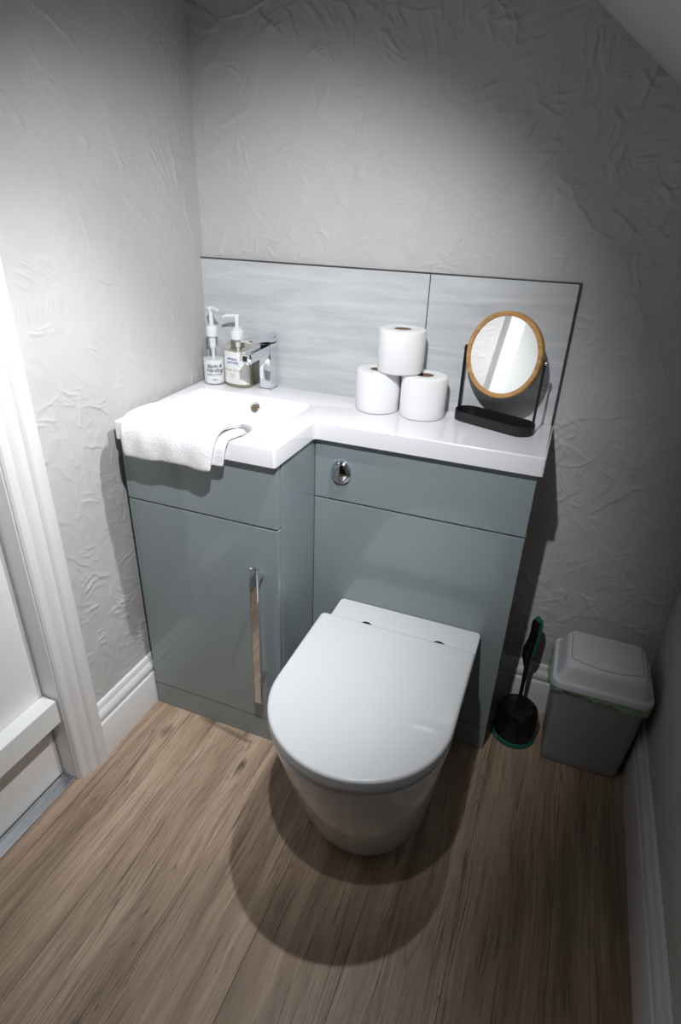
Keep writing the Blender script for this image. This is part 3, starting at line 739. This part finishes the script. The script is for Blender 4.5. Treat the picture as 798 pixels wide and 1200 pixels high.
for s, sz, z, mm in (('IMPERIAL', .0082, .9245, 'ink_blue'), ('LEATHER', .0092, .9155, 'ink_blue'), ('HAND WASH', .0074, .8960, 'ink_gold'), ('SILKY', .0062, .8850, 'ink_gold'), ('300ml', .0045, .8790, 'ink_gold')):
    obj('label_print', text_mesh(s, sz, oval_map(z), bold=.00020 if 'blue' in mm else .00008, spacing=1.0 if 'blue' in mm else 1.25), M[mm], lb)
obj('collar', lathe([(.0168, .972), (.0172, .974), (.0172, .991), (.0160, .994), (.0120, .995), (.0115, 1.000), (.0065, 1.001)], c=(*b2c, 0), n=28), M['pump_white'], b2, smooth=True)
bm = bmesh.new()
add_lathe(bm, [(.0062, .999), (.0052, 1.012), (.0062, 1.024), (.0072, 1.030), (.0062, 1.0335), (0, 1.034)], c=(*b2c, 0), n=24)
p = Vector((*b2c, 1.0290)); d = Vector((-1, -0.12, 0)).normalized()
add_tube(bm, [p, p + d*.012, p + d*.026 - Vector((0, 0, .0005)), p + d*.039 - Vector((0, 0, .0045))], [.0052, .0046, .0040, .0032], n=12)
obj('pump_head', bm, M['pump_white'], b2, smooth=True, angle=50)
obj('dip_tube', lathe([(.0065, .974), (.0065, .952), (.0035, .948), (.0035, .870)], c=(*b2c, 0), n=16), M['pump_white'], b2, smooth=True)

# ================================================================== TOILET ROLLS
def make_roll():
    t = thing('toilet_roll', '', 'toilet roll', (0, 0, 0), 0, 'toilet rolls stacked in a pyramid')
    R, h, rc = 0.0532, 0.097, 0.0205
    bm = bmesh.new(); prof = [(rc, h-.001), (rc, 0.0005), (R-.006, 0), (R-.002, .001), (R, .005), (R+.0003, .04), (R, h-.005), (R-.0022, h-.001), (R-.007, h), (rc+.001, h-.0005)]
    n = 56; rings = []
    for r, z in prof:
        rings.append([Vector((r*(1 + (.006*math.sin(3*a+1) + .004*math.sin(7*a) if r > .03 else 0))*math.cos(a), r*(1 + (.006*math.sin(3*a+1) if r > .03 else 0))*math.sin(a), z)) for a in [2*PI*k/n for k in range(n)]])
    add_loft(bm, rings + [rings[0]], cap0=False, cap1=False); bmesh.ops.remove_doubles(bm, verts=bm.verts, dist=1e-6)
    obj('paper', bm, M['paper'], t, smooth=True, angle=60, local=True)
    c = obj('cardboard_core', lathe([(rc-.0004, .001), (rc-.0004, h-.002), (rc-.0018, h-.002), (rc-.0018, .001)], n=36, cap0=False, cap1=False), M['card'], t, smooth=True, local=True)
    # loose end of the sheet
    bm = bmesh.new(); rr = []
    for z in (0.003, h-.004):
        rr.append([((R+.0013)*math.cos(a)*(1+.004), (R+.0013)*math.sin(a)*(1+.004), z) for a in [-1.2 + .25*k/8 for k in range(9)]])
    add_loft(bm, rr, cap0=False, cap1=False, closed=False)
    return t
def dup(root, loc, rotz, label):
    r = root.copy(); COL.objects.link(r); r.location = loc; r.rotation_euler = (0, 0, rotz); r['label'] = label
    for ch in list(root.children):
        c = ch.copy(); COL.objects.link(c); c.parent = r
        for g in ch.children:
            e = g.copy(); COL.objects.link(e); e.parent = c
    return r
roll0 = make_roll(); roll0.location = (0.5195, -0.0600, WT+.0005); roll0.rotation_euler = (0, 0, 0.4)
roll0['label'] = 'white toilet roll at the bottom left of the stack, nearer the tap'
dup(roll0, (0.6310, -0.0605, WT+.0005), 2.1, 'white toilet roll at the bottom right of the stack, nearer the mirror')
dup(roll0, (0.5705, -0.0625, WT+.0985), 4.0, 'white toilet roll on top of the other two')

# ================================================================== MIRROR
mrot = math.radians(-21.3)
mir = thing('vanity_mirror', 'round bamboo-framed mirror on black posts over a black tray, right of the rolls', 'mirror', (0.7985, -0.0565, WT), mrot)
def stadium(hl, hw, n=14):
    pts = []
    for s, a0 in ((1, -90), (-1, 90)):
        for k in range(n+1):
            a = math.radians(a0 + 180*k/n); pts.append((s*(hl-hw) + hw*math.cos(a), hw*math.sin(a)))
    return pts
T = stadium(0.0975, 0.0345)
Ti = offset(T, .0022)
bm = bmesh.new()
R_ = [[(x, y, 0) for x, y in T], [(x, y, .0215) for x, y in T], [(x, y, .0222) for x, y in offset(T, .0007)], [(x, y, .0222) for x, y in offset(T, .0016)], [(x, y, .0215) for x, y in Ti], [(x, y, .003) for x, y in Ti]]
add_loft(bm, R_); obj('tray', bm, M['black'], mir, smooth=True, local=True, angle=40)
HP = 0.1605
for s in (-1, 1):
    bm = bmesh.new()
    po = rrect(-0.0045, 0.0045, -0.0016, 0.0016, .001, 2)
    x0, x1 = s*0.0942, s*0.0950
    add_loft(bm, [[(x0 + b, a, z) for a, b in po] for z in (.004, .05)] + [[(x1 + b, a, z) for a, b in po] for z in (.12, HP-.002)] + [[(x1 + b, a*.6, HP+.006) for a, b in po]])
    pst = obj('post', bm, M['black'], mir, local=True)
    obj('pivot_screw', lathe([(0.0042, 0), (0.0046, .001), (0.0040, .0030), (0, .0038)], c=(s*.0962, 0, HP-.002), axis=(s, 0, 0), n=16), M['chrome'], pst, smooth=True, local=True)
tilt = math.radians(9)
RX = Matrix.Translation((0, 0, HP-.002)) @ Matrix.Rotation(math.radians(-3.2), 4, 'Z') @ Matrix.Rotation(-tilt, 4, 'X')
def ringlathe(prof, n=72, mtx=RX, cap=False):
    bm = bmesh.new(); rings = [[Vector((r*math.cos(2*PI*k/n), y, r*math.sin(2*PI*k/n))) for k in range(n)] for r, y in prof]
    if cap: add_loft(bm, rings, cap0=True, cap1=True)
    else:
        add_loft(bm, rings + [rings[0]], cap0=False, cap1=False); bmesh.ops.remove_doubles(bm, verts=bm.verts, dist=1e-6)
    bmesh.ops.transform(bm, matrix=mtx, verts=bm.verts); return bm
obj('frame', ringlathe([(.0812, -.0050), (.0820, -.0075), (.0895, -.0078), (.0915, -.0060), (.0918, .0), (.0915, .0060), (.0895, .0075), (.0812, .0075)]), M['bamboo'], mir, smooth=True, local=True)
obj('mirror_glass', ringlathe([(.0814, -.0045), (.0814, .0060)], cap=True), M['mirror'], mir, local=True)

# ================================================================== TOWEL
def sweep_towel(path, half, xa, xb, nx, seed, endr, xa_s=0.0, xb_s=0.0, wob=1.0, skew=0.0, arch=0.0):
    """thick cloth: path in (y, z); rings across x, rounded ends; xa_s / xb_s skew the ends along the path"""
    rng = np.random.default_rng(seed)
    P = [Vector((0, y, z)) for y, z in path]
    # resample smoothly
    Q = []
    for i in range(len(P)-1):
        p0, p1, p2, p3 = P[max(i-1, 0)], P[i], P[i+1], P[min(i+2, len(P)-1)]
        for k in range(5):
            t = k/5; Q.append(0.5*((2*p1) + (-p0+p2)*t + (2*p0-5*p1+4*p2-p3)*t*t + (-p0+3*p1-3*p2+p3)*t**3))
    Q.append(P[-1]); m = len(Q)
    ph = rng.uniform(0, 6, 8); rings = []
    for ix in range(nx+1):
        u = ix/nx; du = min(u, 1-u)*abs(xb-xa)
        sc = math.sqrt(max(0.0, 1-(1-min(1, du/endr))**2)) if endr > 0 else 1.0
        sc = max(sc, 0.06)
        top, bot = [], []
        for i, q in enumerate(Q):
            s = i/(m-1)
            tg = (Q[min(i+1, m-1)] - Q[max(i-1, 0)]).normalized(); nn = Vector((0, tg.z, -tg.y))
            es = min(s, 1-s)*0.30; es = math.sqrt(max(0.0, 1-(1-min(1, es/half))**2)) if es < half else 1.0
            x = (xa + xa_s*s)*(1-u) + (xb + xb_s*s)*u
            wv = wob*(0.0022*math.sin(9*u + 5*s + ph[0]) + 0.0016*math.sin(21*u - 7*s + ph[1]) + 0.0010*math.sin(40*u + 13*s + ph[2]))
            drop = wob*0.0035*math.sin(7*u + ph[3])*(s**3)
            c = Vector((x, q.y + skew*u*max(0.0, 1-s/.55), q.z + drop + arch*math.exp(-((s-.52)/.20)**2)*math.exp(-((1-u)/.10)**2) - (.012*max(0.0, 1-s/.35)*u if skew else 0)))
            h1 = half*sc*max(es, .15)
            top.append(c - nn*(-1)*(h1 + wv*sc)); bot.append(c - nn*h1)
        rings.append(top + list(reversed(bot)))
    return loft(rings)
tw = thing('hand_towel', 'folded white terry towel draped over the front left rim of the basin', 'towel', (0.19, -0.40, WT))
outer = [(-0.292, .826), (-0.290, .842), (-0.300, .856), (-0.330, .8640), (-0.372, .8690), (-0.410, .8695), (-0.433, .8620), (-0.4425, .844), (-0.4450, .818), (-0.4440, .791)]
inner = [(-0.366, .8565), (-0.380, .8572), (-0.393, .8575), (-0.405, .8568), (-0.4180, .8535), (-0.4250, .8425), (-0.4262, .8265), (-0.4258, .812), (-0.4255, .798)]
obj('outer_fold', sweep_towel(outer, .0120, 0.061, 0.342, 64, 3, .016, xa_s=.014, xb_s=-.054, wob=.60, skew=-.045, arch=.012), M['towel'], tw, smooth=True, angle=180)
obj('inner_fold', sweep_towel(inner, .0060, 0.070, 0.334, 44, 9, .010, xa_s=.004, xb_s=-.026, wob=.2), M['towel'], tw, smooth=True, angle=180)

# ================================================================== BIN
bn = thing('waste_bin', 'small grey plastic swing-lid bin in the right corner by the skirting', 'bin', (1.158, -0.10, 0))
body = [(0.0, 1.068, 1.250, -.1640, -.038, .016), (.004, 1.0655, 1.2525, -.1665, -.036, .017), (.018, 1.0650, 1.2530, -.1672, -.0355, .017), (.0195, 1.0635, 1.2545, -.1688, -.034, .018), (.150, 1.0570, 1.2600, -.1790, -.026, .020), (.268, 1.0515, 1.2650, -.1870, -.0195, .022)]
obj('bin_body', loft([[(x, y, z) for x, y in rrect(a, b, c, d, r, 5)] for z, a, b, c, d, r in body]), M['bin_grey'], bn, smooth=True, angle=40)
lid = [(.2715, 1.0445, 1.2720, -.1955, -.012, .026), (.2720, 1.0430, 1.2735, -.1970, -.0105, .027), (.2860, 1.0440, 1.2725, -.1960, -.0115, .026), (.2890, 1.0465, 1.2700, -.1935, -.014, .025),
       (.2900, 1.0530, 1.2635, -.1880, -.0185, .023), (.2960, 1.0565, 1.2605, -.1850, -.021, .022), (.3200, 1.0650, 1.2540, -.1790, -.028, .022), (.3300, 1.0690, 1.2500, -.1755, -.032, .022), (.3345, 1.0750, 1.2440, -.1695, -.038, .020)]
ld = obj('lid', loft([[(x, y, z) for x, y in rrect(a, b, c, d, r, 6)] for z, a, b, c, d, r in lid]), M['bin_lid'], bn, smooth=True, angle=40)
# swing flap with a curved front edge
fl = [(1.0805, -.0385), (1.0800, -.140)] + [(1.0815 + .156*k/12, -.1500 - .0165*math.sin(PI*k/12)) for k in range(13)] + [(1.2390, -.140), (1.2385, -.0385)]
fl = fl  # runs counter-clockwise seen from above
obj('swing_flap', loft([[(x, y, .3340) for x, y in fl], [(x, y, .3358) for x, y in fl], [(x, y, .3366) for x, y in offset(fl, .0015)]]), M['bin_lid'], ld, smooth=True, angle=30)
obj('flap_groove', loft([[(x, y, .3335) for x, y in offset(fl, -.0022)], [(x, y, .3350) for x, y in offset(fl, -.0022)]]), M['bin_grey'], ld)
bm = bmesh.new()
add_lathe(bm, [(1.0, 0.0), (.93, .0012), (.70, .0036), (.35, .0052), (0, .0058)], n=32, sx=.023, sy=.0090)
bmesh.ops.translate(bm, vec=(1.172, -.137, .3360), verts=bm.verts)
obj('finger_grip', bm, M['bin_lid'], ld, smooth=True, angle=180)
# liner hanging out under the lid
rng = np.random.default_rng(4)
base = rrect(1.0480, 1.2690, -.1920, -.0155, .024, 29); base2 = []
for i in range(len(base)):                     # resample the long straight sides
    a, b = Vector(base[i]), Vector(base[(i+1) % len(base)]); k = max(1, int((b-a).length/.003))
    for t in range(k): base2.append(a.lerp(b, t/k))
nb = len(base2); cxy = Vector((1.159, -.104))
def wav(amp, n):
    ph = rng.uniform(0, 6.28, n); fr = rng.integers(5, 60, n); am = rng.uniform(.3, 1, n)/n**.5*amp
    return [sum(am[k]*math.sin(fr[k]*2*PI*i/nb + ph[k]) for k in range(n)) for i in range(nb)]
hang, bulge = [], []
for i in range(nb):
    f = i/nb                                   # 0 front right corner, .25 back right, .5 back left, .75 front left
    wl = math.exp(-((f-.66)/.10)**2); wr = math.exp(-(min(f, 1-f)/.085)**2)
    hang.append(.009 + .022*wl + .016*wr); bulge.append(.0025 + .0075*wl + .003*wr)
rows = []
for lv, q in enumerate((0.0, .25, .5, .78, 1.0)):
    wz, wo = wav(.0035*q, 9), wav(.0040*min(1, q*2), 14); row = []
    for i, p in enumerate(base2):
        d = (p-cxy).normalized(); o = bulge[i]*math.sin(PI*min(1, .15 + q*.8)) + wo[i] - (.002 if lv == 0 else 0)
        v = p + d*max(-.002, o); row.append((min(v.x, 1.2702), min(v.y, -.0035), .2712 - hang[i]*q + wz[i]))
    rows.append(row)
bm = loft(rows, cap0=False, cap1=False)
lnr = obj('bin_liner', bm, M['liner'], bn, smooth=True, angle=180); lnr['label'] = 'crumpled translucent pale green liner edge'

# ================================================================== TOILET BRUSH
bc = (0.9895, -0.1070)
tb = thing('toilet_brush', 'black toilet brush with teal trim in a round holder, between cabinet and bin', 'toilet brush', (*bc, 0))
n = 72; rings = []
def scal(r, z, amp): return [(bc[0] + (r)*math.cos(2*PI*k/n), bc[1] + r*math.sin(2*PI*k/n), z + amp*abs(math.sin(2*PI*k/n*8))) for k in range(n)]
obj('base_ring', loft([scal(.0595, 0, 0), scal(.0600, .003, 0), scal(.0590, .010, .005), scal(.0570, .011, .005)]), M['teal'], tb, smooth=True, angle=40)
obj('holder', lathe([(.0565, .002), (.0565, .030), (.0535, .082), (.0510, .092), (.0465, .0975), (.041, .0985), (.040, .0970), (.0385, .0985), (.015, .0995), (0, .0995)], c=(*bc, 0), n=48), M['black_plastic'], tb, smooth=True, angle=40)
obj('cap_ring', lathe([(.0135, .0990), (.0135, .1020), (.0105, .1020), (.0105, .0990)], c=(*bc, 0), n=28, cap0=False, cap1=False), M['black_plastic'], tb, smooth=True)
bm = bmesh.new()
for k in range(9):
    a = 2*PI*k/9; p = Vector((bc[0] + .026*math.cos(a), bc[1] + .026*math.sin(a), .0992)); q = Vector((bc[0] + .036*math.cos(a+.25), bc[1] + .036*math.sin(a+.25), .0990))
    add_tube(bm, [p, q], .0020, n=6)
obj('cap_ribs', bm, M['black_plastic'], tb, smooth=True)
H0 = Vector((0.9885, -0.0700, .0980)); H1 = Vector((0.9855, -0.0510, .352))
hp = lambda t, dx=0.0, dy=0.0: H0.lerp(H1, t) + Vector((dx, dy, 0))
hd = obj('handle', (lambda b: (add_tube(b, [hp(0), hp(.18), hp(.38), hp(.48, -.0035), hp(.54, -.005), hp(.64, -.003), hp(.74, .001), hp(.84, .0035), hp(.92, .0035), hp(.97, .003), hp(1.0, .002)], [.0052, .0052, .0062, .0100, .0140, .0148, .0122, .0118, .0132, .0120, .006], n=16), b)[1])(bmesh.new()), M['black_plastic'], tb, smooth=True)
bm = bmesh.new()
add_tube(bm, [hp(.525, -.004, .002), hp(.56, .003, .001), hp(.64, .0062, .001), hp(.74, .0090, .001), hp(.84, .0110, .001), hp(.92, .0110, .001), hp(.975, .008, .001), hp(1.0, .0025, .001), hp(.985, -.004, .001)], [.0100, .0115, .0112, .0084, .0084, .0094, .0092, .0082, .004], n=12)
obj('grip_edge', bm, M['teal'], hd, smooth=True)
